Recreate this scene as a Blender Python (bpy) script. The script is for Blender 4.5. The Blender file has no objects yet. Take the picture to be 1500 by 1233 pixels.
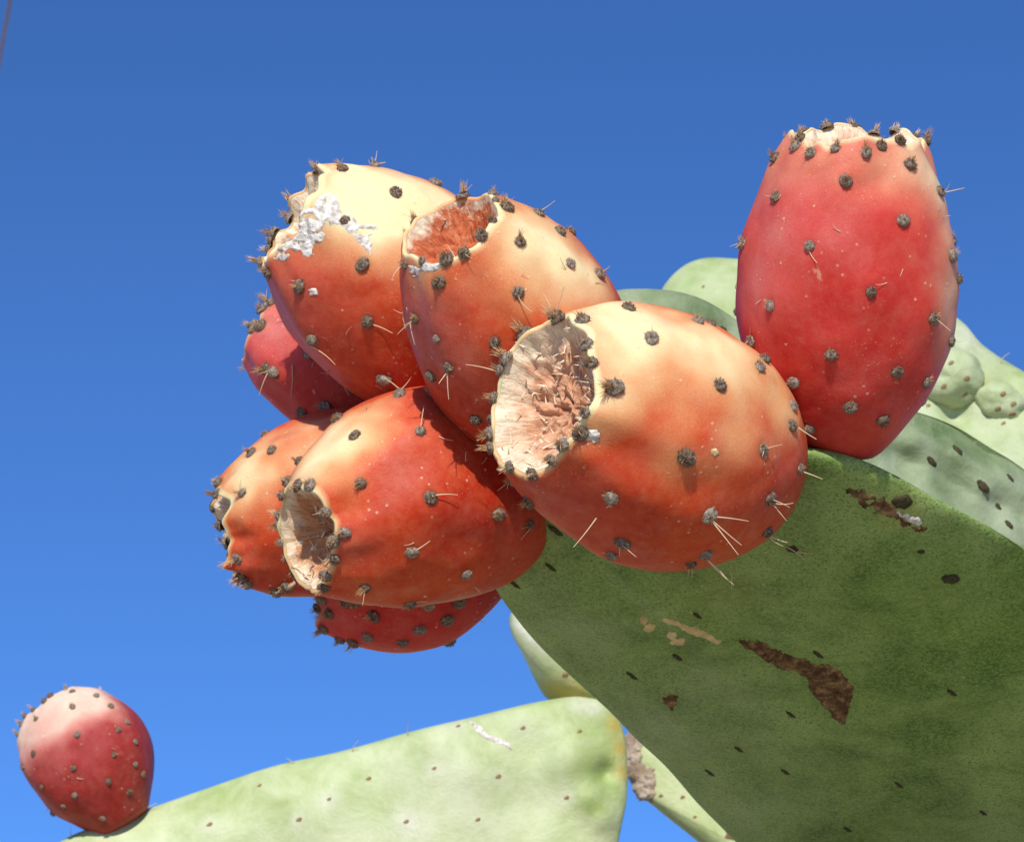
import bpy, math, random
import numpy as np
from mathutils import Vector, Matrix, noise
from mathutils.bvhtree import BVHTree

random.seed(7)
rng = np.random.default_rng(7)
scene = bpy.context.scene
col = scene.collection

# ---------------------------------------------------------------- camera
PITCH = math.radians(22)
CAM = Vector((0, 0, 1.45))
LENS = 100.0
FPX = LENS / 36.0 * 1500.0
RT = Vector((1, 0, 0))
FW = Vector((0, math.cos(PITCH), math.sin(PITCH)))
UP = Vector((0, -math.sin(PITCH), math.cos(PITCH)))
cd = bpy.data.cameras.new('camera')
cam = bpy.data.objects.new('camera', cd)
col.objects.link(cam)
cam.location = CAM
cam.rotation_euler = (math.radians(90) + PITCH, 0, 0)
cd.lens = LENS
cd.sensor_width = 36
cd.sensor_fit = 'HORIZONTAL'
cd.clip_start = 0.01
cd.clip_end = 6000
cd.dof.use_dof = True
cd.dof.focus_distance = 0.585
cd.dof.aperture_fstop = 85
scene.camera = cam

# ---------------------------------------------------------------- light
SUNV = (RT * -0.07 + UP * 0.80 - FW * 0.60).normalized()
world = bpy.data.worlds.new('World')
scene.world = world
world.use_nodes = True
wn = world.node_tree
sky = wn.nodes.new('ShaderNodeTexSky')
sky.sky_type = 'NISHITA'
sky.sun_disc = False
sky.sun_elevation = math.asin(SUNV.z)
sky.sun_rotation = math.atan2(SUNV.x, SUNV.y)
sky.air_density = 0.72
sky.dust_density = 0.0
sky.ozone_density = 10.0
sky.altitude = 300
bg = wn.nodes['Background']
bg.inputs['Strength'].default_value = 0.15
tint = wn.nodes.new('ShaderNodeMix')                 # white balance of the clear sky
tint.data_type = 'RGBA'
tint.blend_type = 'MULTIPLY'
tint.inputs[0].default_value = 1.0
tint.inputs[7].default_value = (0.78, 0.93, 1.05, 1)
wn.links.new(sky.outputs[0], tint.inputs[6])
wn.links.new(tint.outputs[2], bg.inputs['Color'])
sd = bpy.data.lights.new('sun', 'SUN')
sd.energy = 4.6
sd.angle = math.radians(0.5)
sd.color = (1.0, 0.95, 0.86)
sun = bpy.data.objects.new('sun', sd)
col.objects.link(sun)
sun.rotation_euler = SUNV.to_track_quat('Z', 'Y').to_euler()
sun.location = (0, -3, 6)
scene.view_settings.view_transform = 'Standard'
scene.view_settings.look = 'None'
scene.view_settings.exposure = 0.06
scene.view_settings.gamma = 1.0
scene.view_settings.use_curve_mapping = False

# ---------------------------------------------------------------- helpers
def P(x, y, d):
    """photo pixel + distance along the view axis -> world point"""
    return CAM + FW * d + RT * ((x - 750) / FPX * d) + UP * (-(y - 616.5) / FPX * d)

def ray(x, y):
    return (P(x, y, 1.0) - CAM).normalized()

def V(x, y, z):
    return (RT * x + UP * y - FW * z).normalized()

def proj(co):
    """world (n,3) -> pixels (n,2), depth"""
    q = np.asarray(co) - np.array(CAM)
    d = q @ np.array(FW)
    return np.stack([q @ np.array(RT) / d * FPX + 750, -(q @ np.array(UP)) / d * FPX + 616.5], 1), d

def mesh_obj(name, verts, faces, mat, parent=None, smooth=True, loc=None, attrs=None):
    me = bpy.data.meshes.new(name)
    me.from_pydata([tuple(v) for v in verts], [], faces)
    if smooth:
        me.polygons.foreach_set('use_smooth', [True] * len(me.polygons))
    if attrs:
        for k, a in attrs.items():
            at = me.attributes.new(k, 'FLOAT', 'POINT')
            at.data.foreach_set('value', np.asarray(a, dtype=np.float32))
    me.materials.append(mat)
    o = bpy.data.objects.new(name, me)
    col.objects.link(o)
    if parent is not None:
        o.parent = parent
    if loc is not None:
        o.location = loc
    return o

def inst(name, me, parent, M):
    o = bpy.data.objects.new(name, me)
    col.objects.link(o)
    o.parent = parent
    o.matrix_local = M
    return o

def empty(name, loc, label, cat, group=None):
    o = bpy.data.objects.new(name, None)
    col.objects.link(o)
    o.location = loc
    o.empty_display_size = 0.02
    o['label'] = label
    o['category'] = cat
    if group:
        o['group'] = group
    return o

def cr(pts, n):
    """Catmull-Rom through (t, v) control points sampled on n even steps of t"""
    t = np.array([p[0] for p in pts]); v = np.array([p[1] for p in pts])
    m = np.gradient(v, t)
    ts = np.linspace(t[0], t[-1], n)
    i = np.clip(np.searchsorted(t, ts, side='right') - 1, 0, len(t) - 2)
    h = t[i + 1] - t[i]; u = (ts - t[i]) / h
    return ts, ((2*u**3 - 3*u**2 + 1) * v[i] + (u**3 - 2*u**2 + u) * h * m[i]
                + (-2*u**3 + 3*u**2) * v[i + 1] + (u**3 - u**2) * h * m[i + 1])

def fbm(p, octv=3):
    return noise.fractal(p, 1.0, 2.0, octv)

def noise_arr(co, f, octv=2, off=(0, 0, 0)):
    o = Vector(off)
    return np.array([noise.fractal(Vector(c) * f + o, 1.0, 2.0, octv) for c in co])

def sstep(a, b, x):
    t = np.clip((x - a) / (b - a), 0, 1)
    return t * t * (3 - 2 * t)

def ptree(verts, faces):
    return BVHTree.FromPolygons([Vector(v) for v in verts], faces)

def hit(tree, x, y, verts=None, vn=None):
    """first point of a surface under a photo pixel; off the outline: the nearest outline point"""
    loc, nor, _, dist = tree.ray_cast(CAM, ray(x, y))
    if loc is None and verts is not None:
        px, d = proj(verts)
        e = (px[:, 0] - x) ** 2 + (px[:, 1] - y) ** 2
        k = np.argsort(e)[:40]
        k = k[np.argmin(e[k])]
        loc, nor, _, _ = tree.find_nearest(Vector(verts[k]))
    if loc is not None and nor.dot(loc - CAM) > 0 and verts is None:
        nor = -nor
    return loc, nor

# ---------------------------------------------------------------- materials
class NT:
    def __init__(s, name):
        s.m = bpy.data.materials.new(name)
        s.m.use_nodes = True
        s.t = s.m.node_tree
        s.b = s.t.nodes['Principled BSDF']
        s.tc = s.t.nodes.new('ShaderNodeTexCoord').outputs['Object']
    def n(s, kind, **kw):
        nd = s.t.nodes.new(kind)
        for k, v in kw.items():
            setattr(nd, k, v)
        return nd
    def link(s, a, b):
        s.t.links.new(a, b)
    def noise(s, scale, detail=3, rough=0.55, vec=None, dist=0.0):
        nd = s.n('ShaderNodeTexNoise')
        nd.inputs['Scale'].default_value = scale
        nd.inputs['Detail'].default_value = detail
        nd.inputs['Roughness'].default_value = rough
        nd.inputs['Distortion'].default_value = dist
        s.link(vec or s.tc, nd.inputs['Vector'])
        return nd.outputs['Fac']
    def ramp(s, fac, stops):
        nd = s.n('ShaderNodeValToRGB')
        el = nd.color_ramp.elements
        while len(el) < len(stops):
            el.new(0.5)
        for e, (p, c) in zip(el, stops):
            e.position = p
            e.color = (c[0], c[1], c[2], 1) if isinstance(c, (tuple, list)) else (c, c, c, 1)
        s.link(fac, nd.inputs[0])
        return nd.outputs['Color']
    def mix(s, fac, a, b, mode='MIX'):
        nd = s.n('ShaderNodeMix', data_type='RGBA', blend_type=mode)
        for sock, v in ((nd.inputs[0], fac), (nd.inputs[6], a), (nd.inputs[7], b)):
            if isinstance(v, (int, float)):
                sock.default_value = v
            elif isinstance(v, (tuple, list)):
                sock.default_value = (v[0], v[1], v[2], 1)
            else:
                s.link(v, sock)
        return nd.outputs[2]
    def math(s, op, a, b=0.0, clamp=False):
        nd = s.n('ShaderNodeMath', operation=op, use_clamp=clamp)
        for sock, v in ((nd.inputs[0], a), (nd.inputs[1], b)):
            if isinstance(v, (int, float)):
                sock.default_value = v
            else:
                s.link(v, sock)
        return nd.outputs[0]
    def attr(s, name):
        return s.n('ShaderNodeAttribute', attribute_name=name).outputs['Fac']
    def bump(s, h, strength=0.3, dist=0.001, prev=None):
        nd = s.n('ShaderNodeBump')
        nd.inputs['Strength'].default_value = strength
        nd.inputs['Distance'].default_value = dist
        s.link(h, nd.inputs['Height'])
        if prev:
            s.link(prev, nd.inputs['Normal'])
        return nd.outputs['Normal']
    def voro(s, scale, feature='F1', rnd=1.0, vec=None):
        nd = s.n('ShaderNodeTexVoronoi', feature=feature)
        nd.inputs['Scale'].default_value = scale
        nd.inputs['Randomness'].default_value = rnd
        s.link(vec or s.tc, nd.inputs['Vector'])
        return nd
    def out(s, colr, rough=0.6, nrm=None, spec=0.4):
        if isinstance(colr, (tuple, list)):
            s.b.inputs['Base Color'].default_value = (*colr, 1)
        else:
            s.link(colr, s.b.inputs['Base Color'])
        if isinstance(rough, (int, float)):
            s.b.inputs['Roughness'].default_value = rough
        else:
            s.link(rough, s.b.inputs['Roughness'])
        s.b.inputs['Specular IOR Level'].default_value = spec
        if nrm:
            s.link(nrm, s.b.inputs['Normal'])
        return s.m

def fruit_mat(name, deep, mid, peach, pale, pinkc):
    s = NT(name)
    big = s.noise(70, 3, 0.6)
    f = s.math('ADD', s.attr('pale'), s.math('MULTIPLY', s.math('SUBTRACT', big, 0.5), 0.35), True)
    c = s.ramp(f, [(0.0, deep), (0.32, mid), (0.62, peach), (1.0, pale)])
    c = s.mix(s.attr('pink'), c, pinkc)
    # fine pigment grain
    g = s.noise(2600, 2, 0.7)
    gm = s.ramp(g, [(0.36, 0.0), (0.62, 1.0)])
    c = s.mix(s.math('MULTIPLY', s.math('SUBTRACT', 1.0, gm), s.ramp(f, [(0.3, 0.5), (0.8, 0.12)])), c, s.mix(0.65, c, deep), 'MIX')
    g2 = s.ramp(s.noise(480, 3, 0.6), [(0.35, 0.0), (0.7, 1.0)])
    c = s.mix(s.math('MULTIPLY', g2, 0.22), c, s.mix(0.6, c, peach))
    # tiny pale warts and scratches, scattered
    v = s.voro(430)
    dots = s.ramp(v.outputs['Distance'], [(0.10, 1.0), (0.19, 0.0)])
    sel = s.ramp(s.noise(160, 2, 0.5), [(0.52, 0.0), (0.60, 1.0)])
    dust = s.ramp(s.noise(130, 5, 0.75), [(0.48, 0.0), (0.75, 1.0)])
    c = s.mix(s.math('MULTIPLY', dust, 0.09), c, (0.70, 0.48, 0.40))
    w = s.math('MULTIPLY', dots, sel)
    v2 = s.voro(950)
    d2 = s.math('MULTIPLY', s.ramp(v2.outputs['Distance'], [(0.08, 1.0), (0.2, 0.0)]), s.ramp(s.noise(90, 3, 0.6), [(0.50, 0.0), (0.62, 1.0)]))
    c = s.mix(s.math('MULTIPLY', d2, 0.32), c, (0.74, 0.50, 0.36))
    c = s.mix(s.math('MULTIPLY', w, 0.40), c, (0.78, 0.60, 0.42))
    # dry tan skin where the skin was rubbed
    mp = s.n('ShaderNodeMapping'); s.link(s.tc, mp.inputs['Vector'])
    mp.inputs['Scale'].default_value = (1, 1, 0.35)
    rub = s.ramp(s.noise(210, 4, 0.7, mp.outputs[0], 0.6), [(0.70, 0.0), (0.74, 1.0)])
    c = s.mix(s.math('MULTIPLY', rub, 0.45), c, (0.62, 0.45, 0.30))
    h = s.math('ADD', s.math('MULTIPLY', s.noise(1700, 2, 0.6), 0.35), s.math('MULTIPLY', w, 0.9))
    nrm = s.bump(h, 0.36, 0.0006)
    nrm = s.bump(s.noise(170, 3, 0.5), 0.08, 0.003, nrm)
    rgh = s.ramp(big, [(0.3, 0.44), (0.7, 0.60)])
    m = s.out(c, rgh, nrm, 0.22)
    s.b.inputs['Subsurface Weight'].default_value = 0.5
    s.b.inputs['Subsurface Radius'].default_value = (1.0, 0.32, 0.14)
    s.b.inputs['Subsurface Scale'].default_value = 0.005
    s.b.inputs['Sheen Weight'].default_value = 0.0
    s.b.inputs['Sheen Roughness'].default_value = 0.4
    return m

MAT = {}
MAT['fruit_orange'] = fruit_mat('orange_fruit_skin', (0.39, 0.016, 0.004), (0.57, 0.066, 0.012), (0.70, 0.33, 0.135), (0.82, 0.70, 0.38), (0.44, 0.085, 0.075))
MAT['fruit_red'] = fruit_mat('red_fruit_skin', (0.46, 0.014, 0.010), (0.58, 0.046, 0.034), (0.66, 0.23, 0.13), (0.78, 0.58, 0.33), (0.64, 0.19, 0.17))
MAT['fruit_pink'] = fruit_mat('pink_fruit_skin', (0.30, 0.018, 0.008), (0.36, 0.030, 0.026), (0.58, 0.21, 0.16), (0.78, 0.58, 0.43), (0.46, 0.10, 0.11))

def m_areole():
    s = NT('areole_felt')
    oi = s.n('ShaderNodeObjectInfo').outputs['Random']
    nz = s.math('ADD', s.noise(2.2, 4, 0.8), s.math('MULTIPLY', s.math('SUBTRACT', oi, 0.5), 0.16))
    c = s.ramp(nz, [(0.28, (0.10, 0.060, 0.036)), (0.46, (0.31, 0.22, 0.15)), (0.64, (0.58, 0.49, 0.40))])
    return s.out(c, 0.95, s.bump(s.noise(9, 3, 0.7), 0.6, 0.2), 0.1)
def m_simple(name, stops, scale, rough=0.6, spec=0.3, bump=0.0, bd=0.001, detail=3):
    s = NT(name)
    nz = s.noise(scale, detail, 0.6)
    c = s.ramp(nz, stops)
    return s.out(c, rough, s.bump(nz, bump, bd) if bump else None, spec)
MAT['areole'] = m_areole()
MAT['glochid'] = m_simple('glochid_bristle', [(0.3, (0.36, 0.17, 0.06)), (0.7, (0.70, 0.50, 0.28))], 2.0, 0.5)
MAT['spine'] = m_simple('straw_spine', [(0.3, (0.55, 0.36, 0.18)), (0.7, (0.80, 0.66, 0.46))], 0.6, 0.45)
MAT['pad_areole'] = m_simple('pad_areole', [(0.3, (0.022, 0.020, 0.008)), (0.7, (0.085, 0.065, 0.03))], 2.0, 0.9)
MAT['pad_areole_brown'] = m_simple('pad_areole_brown', [(0.3, (0.16, 0.08, 0.03)), (0.7, (0.36, 0.24, 0.12))], 2.0, 0.9)

def m_scar(name, c1, c2, c3, lo, hi):
    s = NT(name)
    ang = s.attr('ang'); rad = s.attr('rad')
    cx = s.n('ShaderNodeCombineXYZ')
    s.link(s.math('MULTIPLY', ang, 9.0), cx.inputs[0]); s.link(s.math('MULTIPLY', rad, 1.6), cx.inputs[1])
    fib = s.noise(2.0, 5, 0.7, cx.outputs[0], 1.8)
    blot = s.noise(260, 3, 0.6)
    pinkish = s.ramp(fib, [(0.25, c1), (0.5, c2), (0.75, c3)])
    cream = s.ramp(fib, [(0.25, (0.58, 0.36, 0.20)), (0.5, (0.80, 0.66, 0.46)), (0.75, (0.88, 0.80, 0.64))])
    k = s.math('ADD', rad, s.math('MULTIPLY', s.math('SUBTRACT', blot, 0.5), 0.7))
    c = s.mix(s.ramp(k, [(lo, 0.0), (hi, 1.0)]), pinkish, cream)
    m = s.out(c, 0.7, s.bump(s.math('ADD', s.math('MULTIPLY', fib, .6), s.math('MULTIPLY', s.noise(700, 4, .7), .8)), 0.6, 0.0014), 0.3)
    s.b.inputs['Subsurface Weight'].default_value = 0.15
    s.b.inputs['Subsurface Radius'].default_value = (1.0, 0.5, 0.3)
    s.b.inputs['Subsurface Scale'].default_value = 0.002
    return m
MAT['scar'] = m_scar('flower_scar', (0.40, 0.13, 0.055), (0.63, 0.32, 0.18), (0.80, 0.58, 0.40), .62, .95)
MAT['scar_brown'] = m_scar('brown_flower_scar', (0.32, 0.10, 0.03), (0.56, 0.26, 0.12), (0.74, 0.48, 0.30), .76, 1.02)
MAT['scar_red'] = m_scar('red_flower_scar', (0.34, 0.05, 0.015), (0.54, 0.13, 0.045), (0.70, 0.32, 0.16), .86, 1.02)
MAT['fibre'] = m_simple('dry_fibre', [(0.3, (0.66, 0.46, 0.30)), (0.6, (0.85, 0.74, 0.56))], 300, 0.7)
MAT['crust'] = m_simple('white_crust', [(0.36, (0.40, 0.34, 0.28)), (0.5, (0.66, 0.61, 0.54)), (0.64, (0.84, 0.81, 0.75))], 620, 0.75, 0.3, 0.9, 0.001, 5)
MAT['scab'] = m_simple('corky_scab', [(0.32, (0.045, 0.022, 0.010)), (0.5, (0.14, 0.075, 0.032)), (0.68, (0.36, 0.23, 0.11))], 420, 0.85, 0.2, 0.9, 0.0015, 6)
MAT['pale_scab'] = m_simple('pale_scab', [(0.3, (0.46, 0.33, 0.14)), (0.7, (0.70, 0.54, 0.28))], 420, 0.8, 0.2, 0.5, 0.0008, 4)
MAT['bark'] = m_simple('corky_bark', [(0.25, (0.12, 0.07, 0.045)), (0.5, (0.36, 0.27, 0.20)), (0.75, (0.62, 0.54, 0.45))], 120, 0.9, 0.2, 1.0, 0.004, 6)

def pad_mat(name, dark, light, bloom, bloom_amt, grain=0.5):
    s = NT(name)
    big = s.noise(16, 4, 0.6)
    mid = s.noise(60, 4, 0.65, None, 0.4)
    c = s.ramp(mid, [(0.32, dark), (0.68, light)])
    st = s.n('ShaderNodeMapping'); s.link(s.tc, st.inputs['Vector'])
    st.inputs['Rotation'].default_value = (0.3, 0.7, 0.2)
    st.inputs['Scale'].default_value = (1, 1, 0.22)
    c = s.mix(s.math('MULTIPLY', s.ramp(s.noise(75, 3, 0.6, st.outputs[0], 0.3), [(0.45, 0.0), (0.7, 1.0)]), 0.35), c, s.mix(0.7, c, light))
    bl = s.math('MULTIPLY', s.ramp(s.math('ADD', s.math('MULTIPLY', big, 0.65), s.math('MULTIPLY', mid, 0.35)), [(0.40, 0.0), (0.60, 1.0)]), bloom_amt)
    c = s.mix(bl, c, bloom)
    gr = s.ramp(s.noise(1150, 3, 0.8), [(0.42, 0.0), (0.60, 1.0)])
    c = s.mix(s.math('MULTIPLY', gr, grain * 0.45), c, s.mix(0.5, c, bloom))
    gr2 = s.ramp(s.noise(1900, 2, 0.6), [(0.53, 0.0), (0.64, 1.0)])
    c = s.mix(s.math('MULTIPLY', gr2, grain * 0.35), c, dark)
    c = s.mix(s.attr('tan'), c, s.ramp(s.noise(90, 3), [(0.3, (0.40, 0.24, 0.04)), (0.7, (0.55, 0.48, 0.12))]))
    c = s.mix(s.attr('dry_lit'), c, s.ramp(s.noise(300, 3), [(0.3, (0.50, 0.50, 0.40)), (0.7, (0.70, 0.68, 0.58))]))  # dry pale skin, also the painted sunlit strip of the edge-on pad
    sp = s.voro(210)
    dot = s.math('MULTIPLY', s.ramp(sp.outputs['Distance'], [(0.06, 1.0), (0.13, 0.0)]), s.ramp(s.noise(50, 2), [(0.52, 0.0), (0.58, 1.0)]))
    c = s.mix(s.math('MULTIPLY', dot, 0.55), c, s.mix(0.6, bloom, (0.45, 0.36, 0.2)))
    nrm = s.bump(s.noise(800, 4, 0.75), 0.32, 0.0009)
    nrm = s.bump(mid, 0.20, 0.004, nrm)
    m = s.out(c, s.ramp(big, [(0.3, 0.46), (0.7, 0.62)]), nrm, 0.35)
    s.b.inputs['Subsurface Weight'].default_value = 0.08
    s.b.inputs['Subsurface Radius'].default_value = (0.5, 1.0, 0.2)
    s.b.inputs['Subsurface Scale'].default_value = 0.002
    return m
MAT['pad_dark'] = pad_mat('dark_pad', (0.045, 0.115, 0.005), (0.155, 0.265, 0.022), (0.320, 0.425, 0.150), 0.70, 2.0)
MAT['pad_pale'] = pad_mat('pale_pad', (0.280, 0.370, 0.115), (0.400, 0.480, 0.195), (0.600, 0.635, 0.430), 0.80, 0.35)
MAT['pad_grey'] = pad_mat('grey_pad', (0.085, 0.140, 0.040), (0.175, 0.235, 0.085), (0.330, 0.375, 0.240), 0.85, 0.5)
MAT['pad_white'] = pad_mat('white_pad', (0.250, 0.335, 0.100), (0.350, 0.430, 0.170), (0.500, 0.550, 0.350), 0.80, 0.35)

# ---------------------------------------------------------------- ground, wire
def ground():
    s = NT('dry_earth')
    a = s.noise(0.8, 5, 0.6); b = s.noise(14, 5, 0.7)
    c = s.ramp(s.math('ADD', s.math('MULTIPLY', a, 0.5), s.math('MULTIPLY', b, 0.5)), [(0.35, (0.50, 0.41, 0.29)), (0.65, (0.64, 0.55, 0.42))])
    m = s.out(c, 0.95, s.bump(b, 0.6, 0.05), 0.1)
    n = 60
    g = np.sign(np.linspace(-1, 1, n)) * np.abs(np.linspace(-1, 1, n)) ** 5 * 2500
    vs = []
    for y in g:
        for x in g:
            r = math.hypot(x, y)
            vs.append((x, y, 0.03 * noise.noise(Vector((x * 0.7, y * 0.7, 0))) - 0.03 if r < 60 else -0.03))
    fs = [(j*n+i, j*n+i+1, (j+1)*n+i+1, (j+1)*n+i) for j in range(n-1) for i in range(n-1)]
    o = mesh_obj('ground', vs, fs, m)
    o['kind'] = 'structure'
ground()

def tube(pts, rads, seg=6, cap=True):
    vs, fs = [], []
    pts = [Vector(p) for p in pts]
    n = len(pts)
    t0 = (pts[1] - pts[0]).normalized()
    a = t0.orthogonal().normalized()
    for i, p in enumerate(pts):
        t = (pts[min(i+1, n-1)] - pts[max(i-1, 0)]).normalized()
        a = (a - t * a.dot(t)).normalized()
        b = t.cross(a)
        for k in range(seg):
            w = 2 * math.pi * k / seg
            vs.append(p + (a * math.cos(w) + b * math.sin(w)) * rads[i])
    for i in range(n-1):
        for k in range(seg):
            fs.append((i*seg+k, i*seg+(k+1) % seg, (i+1)*seg+(k+1) % seg, (i+1)*seg+k))
    if cap:
        fs.append(tuple(range(seg))[::-1])
        fs.append(tuple((n-1)*seg+k for k in range(seg)))
    return vs, fs

def merge(parts):
    vs, fs = [], []
    for v, f in parts:
        o = len(vs)
        vs += list(v)
        fs += [tuple(i + o for i in q) for q in f]
    return vs, fs

MAT['wire'] = m_simple('weathered_wire', [(0.3, (0.24, 0.15, 0.11)), (0.7, (0.34, 0.23, 0.17))], 30, 0.7)
MAT['pole'] = m_simple('weathered_pole_wood', [(0.3, (0.14, 0.10, 0.07)), (0.7, (0.27, 0.21, 0.16))], 6, 0.9, 0.2, 0.6, 0.02, 6)
def wire():
    h = 6.0 - CAM.z
    def on_plane(x, y):
        r = P(x, y, 1.0) - CAM
        return CAM + r * (h / r.z)
    a = on_plane(15, 0); b = on_plane(0, 84)
    dr = (b - a); dr.z = 0; dr.normalize()
    e0 = a - dr * 22; e1 = a + dr * 34
    pts = []
    for i in range(41):
        t = i / 40
        p = e0.lerp(e1, t)
        ta = 22 / 56
        p.z += 2.2 * ((t - .5) ** 2 - (ta - .5) ** 2)
        pts.append(p)
    v, f = tube(pts, [0.0048] * len(pts), 8)
    o = mesh_obj('overhead_wire', v, f, MAT['wire'])
    o['label'] = 'thin brown overhead wire crossing the empty blue sky'
    o['category'] = 'wire'
    side = Vector((dr.y, -dr.x, 0))
    for e, far in ((pts[0], 'near, steeply rising'), (pts[-1], 'distant')):
        po = empty('utility_pole', (e.x, e.y, -0.05), 'wooden utility pole at the %s end of the thin overhead wire' % far, 'pole', 'poles of the overhead wire')
        v, f = tube([(0, 0, -0.4), (0, 0, 2.5), (0, 0, e.z + 0.35)], [0.14, 0.12, 0.095], 14)
        mesh_obj('pole', v, f, MAT['pole'], po)
        v, f = tube([(0, 0, e.z - 0.06), (0, 0, e.z + 0.0), (0, 0, e.z + 0.045)], [0.1, 0.115, 0.1], 14)
        mesh_obj('wire_clamp', v, f, MAT['wire'], po)
wire()

# ---------------------------------------------------------------- shared small meshes
def cone(p, d, L, r, bend=(0, 0, 0), seg=4, n=3, taper=0.93):
    d = Vector(d).normalized(); bend = Vector(bend)
    pts = [Vector(p) + d * (L * i / n) + bend * (L * (i / n) ** 2) for i in range(n + 1)]
    return tube(pts, [r * (1 - taper * i / n) for i in range(n + 1)], seg, False)

def areole_mesh(seed):
    r = random.Random(seed)
    nu, nv = 14, 7
    sx = r.uniform(.86, 1.16); hz = r.uniform(.5, .8)
    vs, fs = [], []
    for j in range(nv + 1):
        a = math.pi * 0.62 * j / nv
        for i in range(nu):
            w = 2 * math.pi * i / nu
            d = Vector((math.sin(a) * math.cos(w), math.sin(a) * math.sin(w), math.cos(a)))
            k = 1 + 0.38 * noise.noise(d * 1.7 + Vector((seed * 7.1, 0, 0))) + 0.10 * noise.noise(d * 6 + Vector((0, seed * 3.3, 0)))
            vs.append(Vector((d.x * k * sx, d.y * k / sx, d.z * k * hz + 0.12)))
    for j in range(nv):
        for i in range(nu):
            fs.append((j*nu+i, (j+1)*nu+i, (j+1)*nu+(i+1) % nu, j*nu+(i+1) % nu))
    parts = [(vs, fs)]
    for k in range(130):
        u = r.random() ** 0.7
        a = u * 1.65; w = r.random() * 2 * math.pi
        d = Vector((math.sin(a) * math.cos(w), math.sin(a) * math.sin(w), math.cos(a)))
        p = Vector((d.x * .92 * sx, d.y * .92 / sx, d.z * hz * .92 + .12))
        dd = d + Vector((r.gauss(0, .35), r.gauss(0, .35), r.gauss(0, .35)))
        parts.append(cone(p, dd, r.uniform(.18, .48), r.uniform(.045, .08), seg=3, n=1))
    v, f = merge(parts)
    me = bpy.data.meshes.new('areole')
    me.from_pydata([tuple(x) for x in v], [], f)
    me.polygons.foreach_set('use_smooth', [True] * len(f))
    me.materials.append(MAT['areole'])
    return me

def tuft_mesh(seed, n, L, lean):
    r = random.Random(seed)
    parts = []
    for k in range(n):
        a = abs(r.gauss(0, .45)); w = r.random() * 2 * math.pi
        d = Vector((math.sin(a) * math.cos(w) + lean, math.sin(a) * math.sin(w), math.cos(a)))
        p = Vector((lean * .7 + r.gauss(0, .22), r.gauss(0, .22), .55))
        parts.append(cone(p, d, L * r.uniform(.5, 1.1), r.uniform(.05, .085), (r.gauss(0, .15), r.gauss(0, .15), 0), 3, 2))
    v, f = merge(parts)
    me = bpy.data.meshes.new('glochid_tuft')
    me.from_pydata([tuple(x) for x in v], [], f)
    me.materials.append(MAT['glochid'])
    return me

def spine_mesh(seed):
    r = random.Random(seed)
    v, f = cone((0, 0, 0), (0, 0, 1), 1.0, 0.022, (r.gauss(0, .10), r.gauss(0, .10), 0), 5, 5, 0.6)
    me = bpy.data.meshes.new('spine')
    me.from_pydata([tuple(x) for x in v], [], f)
    me.polygons.foreach_set('use_smooth', [True] * len(f))
    me.materials.append(MAT['spine'])
    return me

AREOLES = [areole_mesh(i) for i in range(9)]
TUFTS = [tuft_mesh(i, [18, 26, 14, 22][i % 4], [1.0, 1.3, .8, 1.5][i % 4], [.15, .5, .3, .6][i % 4]) for i in range(6)]
SPINES = [spine_mesh(i) for i in range(5)]

def frame(z, roll=0.0):
    z = Vector(z).normalized()
    q = z.to_track_quat('Z', 'Y').to_matrix().to_4x4()
    return q @ Matrix.Rotation(roll, 4, 'Z')

def align(z, x):
    z = z.normalized()
    x = (x - z * x.dot(z)).normalized()
    y = z.cross(x)
    return Matrix((x, y, z)).transposed().to_4x4()

# ---------------------------------------------------------------- surface patches (scars, scabs, crust)
def inside(poly, x, y):
    c = False
    n = len(poly)
    for i in range(n):
        x1, y1 = poly[i]; x2, y2 = poly[i - 1]
        if (y1 > y) != (y2 > y) and x < (x2 - x1) * (y - y1) / (y2 - y1) + x1:
            c = not c
    return c

def edge_dist(poly, x, y):
    b = 1e9
    for i in range(len(poly)):
        x1, y1 = poly[i]; x2, y2 = poly[i - 1]
        dx, dy = x2 - x1, y2 - y1
        t = max(0, min(1, ((x - x1) * dx + (y - y1) * dy) / (dx * dx + dy * dy + 1e-9)))
        b = min(b, math.hypot(x - x1 - t * dx, y - y1 - t * dy))
    return b

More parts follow.
